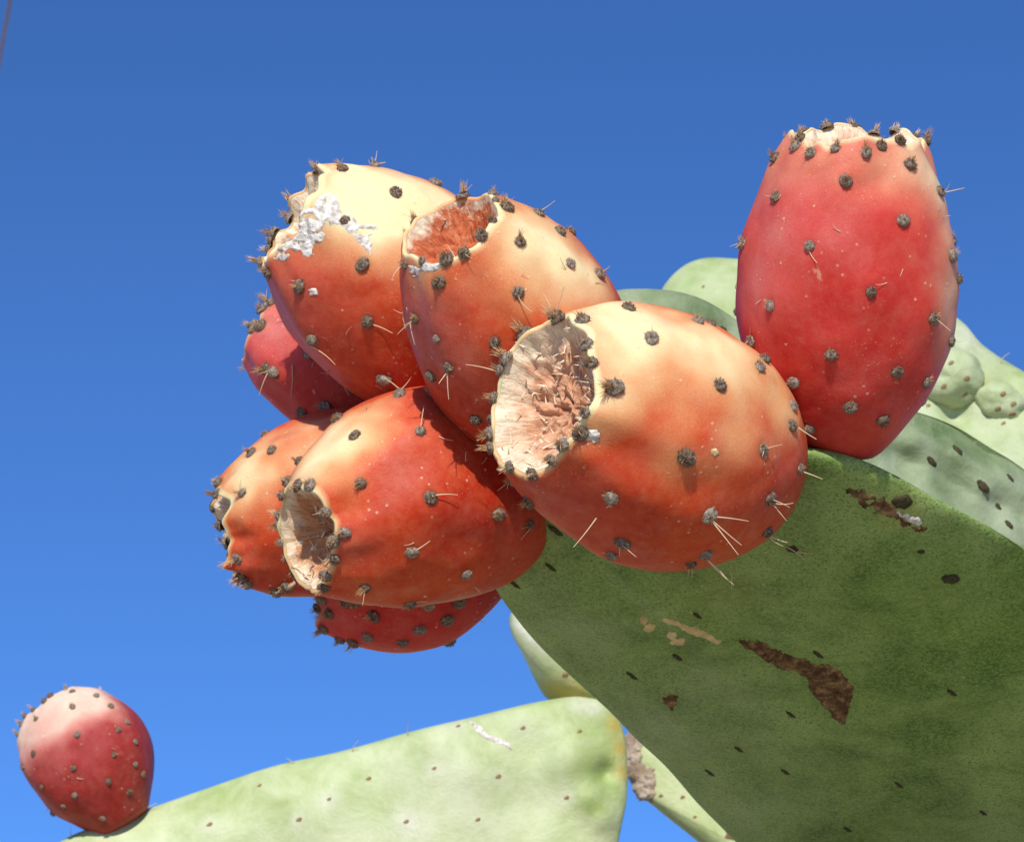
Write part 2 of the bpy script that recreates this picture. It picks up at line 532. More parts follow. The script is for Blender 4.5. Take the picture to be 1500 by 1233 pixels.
def patch(name, tree, poly, mat, parent, base, step=2.5, h=3.0, wob=4.0, wf=0.05, edge=4.0, web=None, seed=0, rough=0.5, rf=0.12):
    """a raised irregular crust lying on a surface, outlined by photo pixels and carried on to that surface"""
    xs = [p[0] for p in poly]; ys = [p[1] for p in poly]
    x0, x1, y0, y1 = min(xs) - 6, max(xs) + 6, min(ys) - 6, max(ys) + 6
    nx = int((x1 - x0) / step) + 1; ny = int((y1 - y0) / step) + 1
    idx, vs, fs = {}, [], []
    def val(i, j):
        x = x0 + i * step; y = y0 + j * step
        xx = x + wob * noise.noise(Vector((x * wf, y * wf, seed))) + wob * .4 * noise.noise(Vector((x * wf * 4, y * wf * 4, seed + 3)))
        yy = y + wob * noise.noise(Vector((x * wf, y * wf, seed + 9))) + wob * .4 * noise.noise(Vector((x * wf * 4, y * wf * 4, seed + 13)))
        d = edge_dist(poly, xx, yy)
        d = d if inside(poly, xx, yy) else -d
        if web:
            n1 = 1 - abs(noise.fractal(Vector((x * web, y * web, seed + 5)), 1, 2, 2)) * 2.2
            d = min(d, (n1 - 0.22) * 14 + max(0, d - 6) * 0.9)
        return d
    grid = {}
    for j in range(ny):
        for i in range(nx):
            grid[i, j] = val(i, j)
    for j in range(ny):
        for i in range(nx):
            near = any(grid.get((i + a, j + b), -1) > 0 for a in (-1, 0, 1) for b in (-1, 0, 1))
            if not near:
                continue
            x = x0 + i * step; y = y0 + j * step
            loc, nor = hit(tree, x, y)
            if loc is None:
                continue
            s = (loc - CAM).dot(FW) / FPX
            d = grid[i, j]
            k = max(0.0, min(1.0, d / edge))
            rr = noise.fractal(Vector((x * rf, y * rf, seed + 1)), 1, 2, 3)
            hh = (math.sqrt(k) * h * (1 + rough * rr) + 0.35) if d > 0 else -0.9
            idx[i, j] = len(vs)
            vs.append(loc + nor * (hh * s) - base)
    for j in range(ny - 1):
        for i in range(nx - 1):
            q = [(i, j), (i + 1, j), (i + 1, j + 1), (i, j + 1)]
            if all(a in idx for a in q):
                fs.append(tuple(idx[a] for a in q)[::-1])
    if not fs:
        return None
    return mesh_obj(name, vs, fs, mat, parent)

# ---------------------------------------------------------------- fruit
PROFILE = [(0, .30), (.07, .52), (.18, .76), (.33, .94), (.5, 1.0), (.67, .97), (.82, .85), (.93, .69), (1, .57)]

def fruit(label, base, tip, R, mat, areoles, profile=PROFILE, mid=(0, 0), squash=1.0, ar=8.9, cup=0.32,
          pale_t=(0.1, 0.25), blobs=(), pinks=(), ribs=0.02, seed=1, spines=(), rand_spines=0.25, tub=0.026,
          rimwave=0.05, flakes=0, dents=(), rimnum=12, scarmat='scar', cat='cactus fruit'):
    B = P(*base); T = P(*tip)
    s = 0.5 * (base[2] + tip[2]) / FPX            # metres per photo pixel at the fruit
    Rm = R * s
    ax = (T - B); Lm = ax.length
    z = ax.normalized()
    x = (RT - z * RT.dot(z)).normalized() if abs(z.dot(RT)) < .9 else (UP - z * UP.dot(z)).normalized()
    y = z.cross(x)
    mo = (RT * mid[0] - UP * mid[1]) * s
    nt, nv = 120, 150
    ts, rs = cr(profile, nt)
    rows = []
    for t, r in zip(ts, rs):
        rows.append((t, max(r, 0.05)))
    # rounded foot and rolled lip around the basin
    foot = [(-0.035, 0.02), (-0.030, profile[0][1] * .55), (-0.018, profile[0][1] * .85)]
    rr = profile[-1][1]
    lip = [(1 + .010, rr - .016), (1 + .012, rr - .034), (1 + .004, rr - .052)]
    rows = foot + rows + lip
    nr = len(rows)
    th = np.linspace(0, 2 * np.pi, nv, endpoint=False)
    tt = np.array([r[0] for r in rows])[:, None] + 0 * th[None]
    rad = np.array([r[1] for r in rows])[:, None] + 0 * th[None]
    rimw = sstep(.80, 1.0, tt)
    wave = np.array([noise.noise(Vector((math.cos(a) * 1.7, math.sin(a) * 1.7, seed * 3.7))) + .5 * noise.noise(Vector((math.cos(a) * 4, math.sin(a) * 4, seed * 1.7))) for a in th])
    wave2 = np.array([noise.noise(Vector((math.cos(a) * 1.5, math.sin(a) * 1.5, 50 + seed * 3.7))) for a in th])
    tz = tt + rimw * wave[None] * rimwave
    rad = rad * (1 + rimw * wave2[None] * 0.10)
    kr = 5 + seed % 4
    rad = rad * (1 + ribs * np.cos(kr * th[None] + 2.2 * wave2[None] + seed) * sstep(.05, .9, tt) + .4 * ribs * np.cos((kr + 3) * th[None] + seed * 2) * sstep(.5, 1.0, tt))
    A = np.array
    mids = 4 * tz * (1 - tz)
    cen = A(B)[None, None] + tz[..., None] * A(ax)[None, None] + mids[..., None] * A(mo)[None, None]
    co = cen + Rm * rad[..., None] * (np.cos(th)[None, :, None] * A(x) * squash + np.sin(th)[None, :, None] * A(y))
    co = co.reshape(-1, 3)
    faces = [(j*nv+i, j*nv+(i+1) % nv, (j+1)*nv+(i+1) % nv, (j+1)*nv+i) for j in range(nr-1) for i in range(nv)]
    faces.append(tuple(range(nv))[::-1])
    nrm = co - (cen.reshape(-1, 3) - 0.0)
    nrm /= np.linalg.norm(nrm, axis=1)[:, None] + 1e-9
    t_flat = tt.reshape(-1)
    # broad unevenness
    nz = noise_arr(co, 0.75 / Rm, 2, (seed * 5.1, 0, 0))
    co = co + nrm * (nz * 0.026 * Rm * sstep(0, .12, t_flat))[:, None]
    lid = tuple((nr - 2) * nv + i for i in range(nv))
    rimband = np.arange((nr - 6) * nv, (nr - 1) * nv)
    def hit_skin(px, py):
        l, n, fi, _ = tree.ray_cast(CAM, ray(px, py))
        if l is None or fi == len(faces):
            band = rimband if l is not None else np.arange(len(co))
            pp, _ = proj(co[band])
            k = int(band[np.argmin((pp[:, 0] - px) ** 2 + (pp[:, 1] - py) ** 2)])
            l, n, _, _ = skin_tree.find_nearest(Vector(co[k]))
        return l, n
    skin_tree = ptree(co, faces)
    tree = ptree(co, faces + [lid])
    spots = []
    for p in areoles:
        l, n = hit_skin(p[0], p[1])
        if l is not None:
            spots.append((l, p[2] if len(p) > 2 else 1.0, True, p[0], p[1]))
    # the far side carries areoles too, in the same open spiral
    nvis = len(spots)
    taken = [q[0] for q in spots]
    for k in range(34):
        t = .10 + .82 * ((k + .5) / 34) ** .8
        a = k * 2.39996 + seed
        j = int(np.argmin(np.abs(tt[:, 0] - t)[:nr - 4])); i = int(a / (2 * math.pi) * nv) % nv
        q = Vector(co[j * nv + i])
        n = Vector(nrm[j * nv + i])
        if n.dot((q - CAM).normalized()) < 0.12:
            continue
        if min((q - w).length for w in taken) < .38 * Rm:
            continue
        spots.append((q, 1.0, False, 0, 0)); taken.append(q)
    for k in range(rimnum):
        i = int((k + .5) / rimnum * nv)
        q = Vector(co[(nr - 4) * nv + i])
        n = Vector(nrm[(nr - 4) * nv + i])
        if n.dot((q - CAM).normalized()) < 0.0:
            continue
        if min((q - w).length for w in taken) < .2 * Rm:
            continue
        spots.append((q, 1.0, False, 0, 0)); taken.append(q)
    # swellings under the areoles, shallow furrows between them
    C3 = np.array([tuple(q[0]) for q in spots])
    d2 = ((co[:, None, :] - C3[None]) ** 2).sum(2)
    bump = np.exp(-d2 / (2 * (0.17 * Rm) ** 2)).max(1)
    co = co + nrm * (Rm * tub * (bump - .35) * sstep(.0, .15, t_flat) * (1 - .8 * sstep(.97, 1.02, t_flat)))[:, None]
    dimple = np.exp(-d2 / (2 * (0.055 * Rm) ** 2)).max(1)
    co = co - nrm * (Rm * .012 * dimple)[:, None]
    for (px, py, r, amt) in dents:
        l, n = hit(tree, px, py, co)
        dd = ((co - np.array(l)) ** 2).sum(1)
        co = co - nrm * (amt * s * np.exp(-dd / (2 * (r * s) ** 2)))[:, None]
    skin_tree = ptree(co, faces)
    tree = ptree(co, faces + [lid])
    # pigment fields; sunlit sides painted paler, sky sheen and highlights painted pink
    nz2 = noise_arr(co, 1.6 / Rm, 3, (0, seed * 4.3, 0))
    pale = pale_t[0] + pale_t[1] * sstep(.55, 1.0, t_flat) + .16 * nz2
    pink = np.zeros(len(co))
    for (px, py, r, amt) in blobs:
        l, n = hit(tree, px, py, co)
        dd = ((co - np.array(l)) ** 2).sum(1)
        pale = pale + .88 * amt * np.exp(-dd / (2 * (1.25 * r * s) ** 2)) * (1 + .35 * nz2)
    for (px, py, r, amt) in pinks:
        l, n = hit(tree, px, py, co)
        dd = ((co - np.array(l)) ** 2).sum(1)
        pink = np.maximum(pink, amt * np.exp(-dd / (2 * (r * s) ** 2)) * (1 + .5 * nz2))
    pale = np.clip(pale + .55 * sstep(.992, 1.010, t_flat), 0, 1)
    root = empty('prickly_pear_fruit', B, label, cat)
    loc0 = np.array(B)
    mesh_obj('skin', co - loc0, faces, mat, root, attrs={'pale': pale, 'pink': np.clip(pink, 0, 1)})
    # flower scar: the basin at the tip
    nb, na = 46, 132
    rimrow = co[(nr - 1) * nv:nr * nv]
    rc = rimrow.mean(0)
    sv, rads, angs = [], [], []
    for j in range(nb + 1):
        q = j / nb
        for i in range(na):
            a = 2 * math.pi * i / na
            f = a / (2 * math.pi) * nv
            i0 = int(f) % nv; w = f - int(f)
            e = rimrow[i0] * (1 - w) + rimrow[(i0 + 1) % nv] * w
            p = rc + (e - rc) * q * 1.0
            depth = cup * Rm * (1 - q ** 2.2)
            fibn = noise.fractal(Vector((math.cos(a) * 5 * (0.25 + q), math.sin(a) * 5 * (0.25 + q), seed + q * 1.2)), 1, 2, 3)
            ridg = abs(noise.noise(Vector((math.cos(a) * 9, math.sin(a) * 9, seed * 2 + q * 1.5)))) 
            dz = (fibn * .075 + ridg * .05 * q) * Rm * (1 - q ** 6)
            p = p - np.array(z) * depth + np.array(z) * (dz - .02 * Rm * (1 - q ** 6))
            sv.append(p - loc0); rads.append(q); angs.append(0)
    # two-sided angle field avoids a seam
    for j in range(nb + 1):
        for i in range(na):
            angs[j * na + i] = abs((i / na) * 2 - 1) * 2 + (.37 if i > na / 2 else 0)
    sf = [(j*na+i, (j+1)*na+i, (j+1)*na+(i+1) % na, j*na+(i+1) % na)[::-1] for j in range(nb) for i in range(na)]
    scar = mesh_obj('flower_scar', sv, sf, MAT[scarmat], root, attrs={'rad': rads, 'ang': angs})
    if flakes:
        rn = random.Random(seed)
        parts = []
        for k in range(flakes):
            j = int(nb * rn.uniform(.35, .98)); i = rn.randrange(na)
            p = Vector(sv[j * na + i])
            rdir = (Vector(rc - loc0) - p).normalized()
            d = (rdir * rn.uniform(-.6, 1) + z * rn.uniform(.2, .9) + Vector((rn.gauss(0, .5), rn.gauss(0, .5), rn.gauss(0, .5))))
            L = rn.uniform(6, 22) * s
            parts.append(cone(p - z * .3 * s, d, L, rn.uniform(.9, 2.6) * s, z * rn.uniform(-.5, .3), 4, 3))
        v, f = merge(parts)
        fo = mesh_obj('dry_fibre', v, f, MAT['fibre'], scar)
        fo['kind'] = 'stuff'
    # areoles with their bristles
    rn = random.Random(seed * 31)
    kids = []
    for (q, sc, vis, px, py) in spots:
        if vis:
            l, n = hit_skin(px, py)
        else:
            l, n, _, _ = skin_tree.find_nearest(q)
        axp = B + ax * max(0, min(1, (l - B).dot(z) / Lm))
        if n.dot(l - axp) < 0:
            n = -n
        if (l - B).dot(z) / Lm > .955:
            n = ((l - axp).normalized() * .8 + z * .6).normalized()
        nn = (n + z * .35).normalized()               # areoles lean a little to the tip
        size = ar * s * sc * rn.uniform(.85, 1.12)
        M = Matrix.Translation(l - B - n * size * .02) @ align(nn, z + Vector((rn.gauss(0, .3),) * 3)) @ Matrix.Rotation(rn.uniform(-.6, .6), 4, 'Z')
        M = M @ Matrix.Scale(size, 4)
        a = inst('areole', AREOLES[rn.randrange(len(AREOLES))], root, M)
        kids.append((a, M))
        tsel = rn.random()
        rimlike = (l - B).dot(z) / Lm > .86
        if tsel < (.97 if rimlike else .7):
            k = rn.uniform(1.1, 1.7) if rimlike else rn.uniform(.55, 1.0)
            inst('glochid_tuft', TUFTS[rn.randrange(6)], a, Matrix.Rotation(rn.uniform(-.7, .7), 4, 'Z') @ Matrix.Diagonal((1, 1, k, 1)))
        if rn.random() < rand_spines:
            for _ in range(rn.choice((1, 1, 2))):
                d = Vector((rn.gauss(-.5, .6), rn.gauss(0, .7), rn.uniform(.35, .9)))
                L = rn.uniform(1.4, 3.2)
                inst('spine', SPINES[rn.randrange(5)], a, Matrix.Translation((0, 0, .45)) @ frame(d, rn.random() * 6) @ Matrix.Diagonal((3.6, 3.6, L, 1)))
    # the long bristles one can pick out
    for (px, py, ex, ey) in spines:
        l, n = hit(tree, px, py, co)
        lb = l - B
        a, aM = min(kids, key=lambda o: (o[1].translation - lb).length)
        dep = (l - CAM).dot(FW)
        e = P(ex, ey, dep - rn.uniform(.0, .35) * math.hypot(ex - px, ey - py) * s)
        st = lb + n * 4 * s
        d = (e - B) - st
        W = Matrix.Translation(st) @ frame(d, rn.random() * 6) @ Matrix.Diagonal((50 * s, 50 * s, d.length, 1))
        inst('spine', SPINES[rn.randrange(5)], a, aM.inverted() @ W)
    for _ in range(14):
        j = rn.randrange(20, nr - 14); i = rn.randrange(nv)
        q = Vector(co[j * nv + i]); n = Vector(nrm[j * nv + i])
        d = (n.orthogonal().normalized() * rn.gauss(0, 1) + n.cross(n.orthogonal()).normalized() * rn.gauss(0, 1) + n * rn.uniform(0, .35))
        L = rn.uniform(8, 26) * ar / 10.5 * s
        inst('loose_bristle', SPINES[rn.randrange(5)], root, Matrix.Translation(q - B + n * .6 * s) @ frame(d) @ Matrix.Diagonal((34 * s, 34 * s, L, 1)))
    pb, _ = proj(co)
    print('fruit', label[:28], 'x %d-%d y %d-%d' % (pb[:, 0].min(), pb[:, 0].max(), pb[:, 1].min(), pb[:, 1].max()))
    return root, skin_tree, B

A1 = [(502,248),(550,243),(580,283),(640,267),(531,388),(439,420),(539,471),(458,498),(563,555),(468,252),(456,273),(436,300),(421,321),(404,342),(397,354),(395,367),(383,384),(394,400),(505,323,.7)]
A2 = [(678,289),(724,279,.8),(726,293,.6),(742,305),(719,322,.8),(614,330),(606,355,.7),(594,388),(620,382,.7),(651,370),(680,371),(704,343),(643,414),(762,355),(789,313),(820,340),(835,387),(877,403),(759,429),(725,501),(609,467),(658,538),(632,550),(640,496,.6),(698,614)]
A3 = [(811,457),(818,472,1.15),(854,470,1.2),(770,490,1.2),(744,526,1.2),(728,542,1.1),(848,506,1.1),(867,532,1.15),(721,580,1.15),(734,612),(718,636,1.1),(732,640,1.15),(720,655),(760,661,1.15),(818,645),(851,634,1.1),(852,598,.9),(800,668),(780,694),(776,735),
      (921,452),(954,496,1.15),(1022,472),(1041,474,.8),(1112,539),(1120,527,.9),(899,568,1.3),(1054,565,1.2),(1161,595),(1159,624),(1117,659,1.1),(1005,669,1.25),(896,728,1.2),(1039,755,1.15),(1128,730),(1171,687),(912,793,1.1),(896,812),(1034,811,1.1),(1012,825),(1123,778)]
A4 = [(1211,188),(1252,187),(1283,189),(1308,193),(1319,206,1.1),(1339,203),(1172,203,1.1),(1166,215),(1188,225,1.1),(1224,218,.9),(1269,225),(1291,214,.9),(1136,232),(1333,242),(1239,266),(1376,281),(1137,290),(1323,324),(1089,358),(1186,361),(1393,375),(1403,409),(1276,428),(1129,448),(1367,467),(1392,499),(1101,500),(1218,520),(1314,545),(1356,560),(1163,560),(1246,596),(1293,615),(1186,627)]
A5 = [(421,705),(437,712),(455,711),(413,725),(412,755),(410,768),(415,792),(428,813),(435,838),(451,843),(477,843),(474,860),(488,818),(476,789),(471,752),(438,676),(520,639),(616,632),(586,579),(529,708),(631,729,1.1),(505,780),(603,808,1.15),(535,860),(683,840),(730,753),(601,884),(775,768)]
A6 = [(321,708),(317,723),(314,741),(325,770),(332,797),(348,818),(354,845),(363,854),(356,722,.8),(399,660,.8),(369,664),(505,612),(404,866),(420,858)]
A7 = [(383,431),(377,449),(369,477),(383,478),(390,540),(402,545),(429,475),(454,518),(500,553),(477,595),(444,605)]
A8 = [(451,895,.8),(483,898),(548,902),(471,877),(507,882),(474,921,.8),(498,936,.8),(518,940),(539,932),(590,940,.8),(615,921),(628,887),(655,907),(672,882)]
A9 = [(93,1005),(69,1009),(57,1019),(42,1029),(29,1042),(25,1058),(24,1074),(106,1013),(106,1035),(141,1019),(162,1034),(53,1053),(113,1076),(173,1069),(186,1057),(198,1086),(49,1103),(167,1105),(108,1125),(34,1123),(198,1119),(209,1134),(159,1144),(62,1152),(110,1164),(93,1180),(189,1160),(151,1198)]

F3 = fruit('large orange fruit with a wide pale peeling hollow, in front of the dark green pad',
      (1122, 705, .607), (795, 580, .570), 190, MAT['fruit_orange'], A3,
      profile=[(0, .42), (.06, .60), (.17, .80), (.33, .95), (.48, 1.0), (.65, .97), (.80, .87), (.92, .74), (1, .63)], mid=(0, 0),
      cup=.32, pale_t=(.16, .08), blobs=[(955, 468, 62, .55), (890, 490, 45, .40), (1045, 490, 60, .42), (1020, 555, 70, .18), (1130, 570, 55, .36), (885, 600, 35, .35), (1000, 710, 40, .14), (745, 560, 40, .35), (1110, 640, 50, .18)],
      pinks=[(830, 730, 50, .30)], seed=3, flakes=170, ar=9.2, rimwave=.03,
      spines=[(1039, 758, 1085, 800), (1040, 760, 1082, 812), (1045, 755, 1098, 760), (1034, 815, 1070, 860), (1034, 815, 1066, 845), (1130, 735, 1160, 745), (1130, 738, 1152, 762), (875, 755, 843, 803), (896, 735, 888, 745), (954, 490, 954, 474), (811, 455, 830, 420), (811, 455, 796, 430), (1123, 780, 1150, 800), (1123, 782, 1140, 805), (1163, 625, 1195, 645), (1171, 690, 1205, 700), (728, 545, 684, 528)])
F4 = fruit('tall upright crimson fruit with a ring of tufts round its flat top',
      (1226, 655, .607), (1256, 210, .595), 161, MAT['fruit_red'], A4,
      profile=[(0, .42), (.06, .56), (.18, .78), (.35, .95), (.5, 1.0), (.65, .96), (.80, .85), (.93, .71), (1, .61)], mid=(0, 0),
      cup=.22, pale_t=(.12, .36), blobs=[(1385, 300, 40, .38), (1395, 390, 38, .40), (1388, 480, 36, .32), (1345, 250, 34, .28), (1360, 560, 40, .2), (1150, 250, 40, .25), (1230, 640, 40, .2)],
      pinks=[(1105, 420, 45, .7), (1140, 320, 55, .6), (1225, 340, 30, .5), (1110, 520, 30, .4)], seed=4, rand_spines=.12, ribs=.022, dents=[(1262, 275, 12, 6), (1190, 260, 14, 4), (1290, 262, 12, 4)],
      spines=[(1377, 284, 1395, 275), (1377, 284, 1413, 276), (1186, 366, 1190, 386), (1246, 600, 1243, 607)])
F2 = fruit('orange fruit with a round red hollow and cream rim at its tilted tip',
      (838, 650, .626), (664, 338, .590), 156, MAT['fruit_orange'], A2,
      profile=[(0, .36), (.07, .56), (.18, .78), (.33, .95), (.5, 1.0), (.66, .95), (.81, .82), (.93, .65), (1, .51)], mid=(14, 0),
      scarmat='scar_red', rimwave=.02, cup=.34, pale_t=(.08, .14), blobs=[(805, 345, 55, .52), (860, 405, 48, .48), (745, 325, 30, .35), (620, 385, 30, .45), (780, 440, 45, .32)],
      pinks=[(625, 470, 45, .75), (650, 520, 40, .5)], seed=2, flakes=18,
      spines=[(758, 434, 768, 460), (658, 543, 655, 585), (658, 543, 642, 562), (609, 468, 580, 488), (877, 402, 897, 390), (594, 388, 572, 402), (604, 470, 604, 505)])
F1 = fruit('orange and yellow fruit with white crinkled crust below its spiny tip',
      (800, 575, .657), (430, 318, .640), 164, MAT['fruit_orange'], A1,
      profile=[(0, .30), (.10, .50), (.22, .72), (.37, .92), (.52, 1.0), (.67, .98), (.82, .86), (.93, .69), (1, .54)], mid=(0, 0),
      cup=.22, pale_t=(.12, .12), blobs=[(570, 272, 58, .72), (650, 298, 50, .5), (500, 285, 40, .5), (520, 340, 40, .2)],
      pinks=[(430, 440, 55, .55)], seed=1, rimwave=.05, rand_spines=.15,
      spines=[(539, 473, 576, 480), (550, 243, 565, 240), (458, 505, 495, 525)])
F5 = fruit('glossy orange red fruit with a narrow tufted hollow, lowest of the front ones',
      (775, 726, .641), (453, 786, .608), 162, MAT['fruit_orange'], A5,
      profile=[(0, .42), (.06, .62), (.17, .83), (.33, .97), (.5, 1.0), (.66, .95), (.81, .81), (.93, .63), (1, .50)], mid=(2, -30),
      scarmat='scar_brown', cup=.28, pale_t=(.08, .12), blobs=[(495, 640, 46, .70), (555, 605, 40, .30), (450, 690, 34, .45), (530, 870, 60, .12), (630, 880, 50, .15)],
      pinks=[(600, 590, 40, .3), (520, 800, 25, .4)], seed=5, flakes=45, rimwave=.025, dents=[(500, 740, 14, 6)],
      spines=[(632, 727, 668, 718), (605, 806, 631, 794), (587, 575, 566, 550), (587, 575, 606, 556), (616, 630, 620, 595), (777, 770, 762, 790), (428, 815, 445, 832)])
F6 = fruit('pale orange fruit with a puckered bristly tip, tucked behind the narrow-hollowed one',
      (735, 738, .662), (336, 778, .655), 137, MAT['fruit_orange'], A6,
      profile=[(0, .30), (.10, .50), (.22, .72), (.40, .93), (.56, 1.0), (.70, .97), (.83, .86), (.93, .71), (1, .56)], mid=(0, -26),
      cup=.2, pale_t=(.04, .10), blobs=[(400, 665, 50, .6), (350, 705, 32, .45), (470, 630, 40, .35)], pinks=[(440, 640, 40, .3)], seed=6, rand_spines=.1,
      dents=[(350, 790, 18, 12), (355, 770, 10, -6)])
F7 = fruit('small crimson fruit half hidden under the crusted one',
      (720, 655, .676), (386, 490, .690), 106, MAT['fruit_red'], A7,
      profile=[(0, .35), (.10, .55), (.22, .75), (.40, .95), (.56, 1.0), (.70, .95), (.83, .84), (.93, .70), (1, .50)], rimwave=.015,
      cup=.08, pale_t=(.06, .20), blobs=[(385, 460, 30, .25)], pinks=[(400, 480, 40, .7), (400, 520, 30, .4)], seed=7,
      spines=[(395, 545, 376, 578), (400, 548, 415, 568), (430, 535, 432, 580), (500, 556, 515, 590)])
F8 = fruit('dark red fruit showing only its rounded underside beneath the narrow-hollowed one',
      (762, 786, .672), (462, 858, .674), 124, MAT['fruit_red'], A8,
      profile=[(0, .35), (.10, .55), (.22, .75), (.40, .95), (.56, 1.0), (.70, .95), (.83, .82), (.93, .66), (1, .54)], mid=(0, 4),
      cup=.2, pale_t=(.05, .12), pinks=[(465, 885, 20, .7)], seed=8, rand_spines=.1)
F9 = fruit('single small pinkish fruit leaning on the rim of the pale sunlit pad',
      (184, 1203, .914), (76, 1034, .924), 92, MAT['fruit_pink'], A9, ar=4.4,
      profile=[(0, .42), (.07, .54), (.18, .72), (.35, .92), (.52, 1.01), (.68, 1.0), (.82, .89), (.93, .73), (1, .52)], mid=(8, 0), rimwave=.015,
      cup=.05, pale_t=(.16, .85), blobs=[(90, 1030, 35, .5), (115, 1050, 35, .3), (45, 1070, 30, .25)], pinks=[(60, 1080, 30, .4), (120, 1075, 30, .4)], seed=9, rand_spines=.03, ribs=.012, tub=.035)

patch('white_crust', F1[1], [(470, 285), (487, 285), (500, 305), (515, 318), (555, 332), (545, 345), (538, 385), (530, 352), (505, 336), (478, 330), (470, 352), (466, 372), (430, 375), (412, 385), (400, 378), (415, 345), (440, 312)], MAT['crust'], F1[0], F1[2], step=1.3, h=1.2, wob=9, web=.055, seed=2, rough=1.5, rf=.11, edge=7)
patch('white_crust', F2[1], [(600, 392), (630, 382), (650, 386), (640, 396), (615, 402), (603, 408)], MAT['crust'], F2[0], F2[2], step=1.5, h=.7, wob=9, web=.09, seed=5, edge=4)
patch('peeling_flake', F3[1], [(853, 636), (868, 628), (880, 632), (876, 648), (862, 648)], MAT['crust'], F3[0], F3[2], step=1.4, h=1.8, wob=9, wf=.14, seed=7, edge=3, rough=1)
patch('pale_wart', F3[1], [(1042, 658), (1049, 656), (1053, 664), (1046, 669), (1041, 664)], MAT['pale_scab'], F3[0], F3[2], step=1.2, h=2, wob=1, seed=8, edge=3)
patch('pale_wart', F1[1], [(452, 424), (463, 422), (466, 432), (455, 434)], MAT['crust'], F1[0], F1[2], step=1.4, h=2, wob=3, seed=9, edge=3)

# ---------------------------------------------------------------- pads
def resample(poly, n, iters=2):
    """closed Catmull-Rom through the outline, n even points"""
    p = np.array(poly, float)
    m = len(p)
    out = []
    for i in range(m):
        p0, p1, p2, p3 = p[i - 1], p[i], p[(i + 1) % m], p[(i + 2) % m]
        for k in range(24):
            u = k / 24
            out.append(.5 * ((2 * p1) + (-p0 + p2) * u + (2 * p0 - 5 * p1 + 4 * p2 - p3) * u * u + (-p0 + 3 * p1 - 3 * p2 + p3) * u ** 3))
    out = np.array(out)
    d = np.r_[0, np.cumsum(np.linalg.norm(np.diff(np.r_[out, out[:1]], axis=0), axis=1))]
    tt = np.linspace(0, d[-1], n, endpoint=False)
    o2 = np.r_[out, out[:1]]
    return np.stack([np.interp(tt, d, o2[:, 0]), np.interp(tt, d, o2[:, 1])], 1)

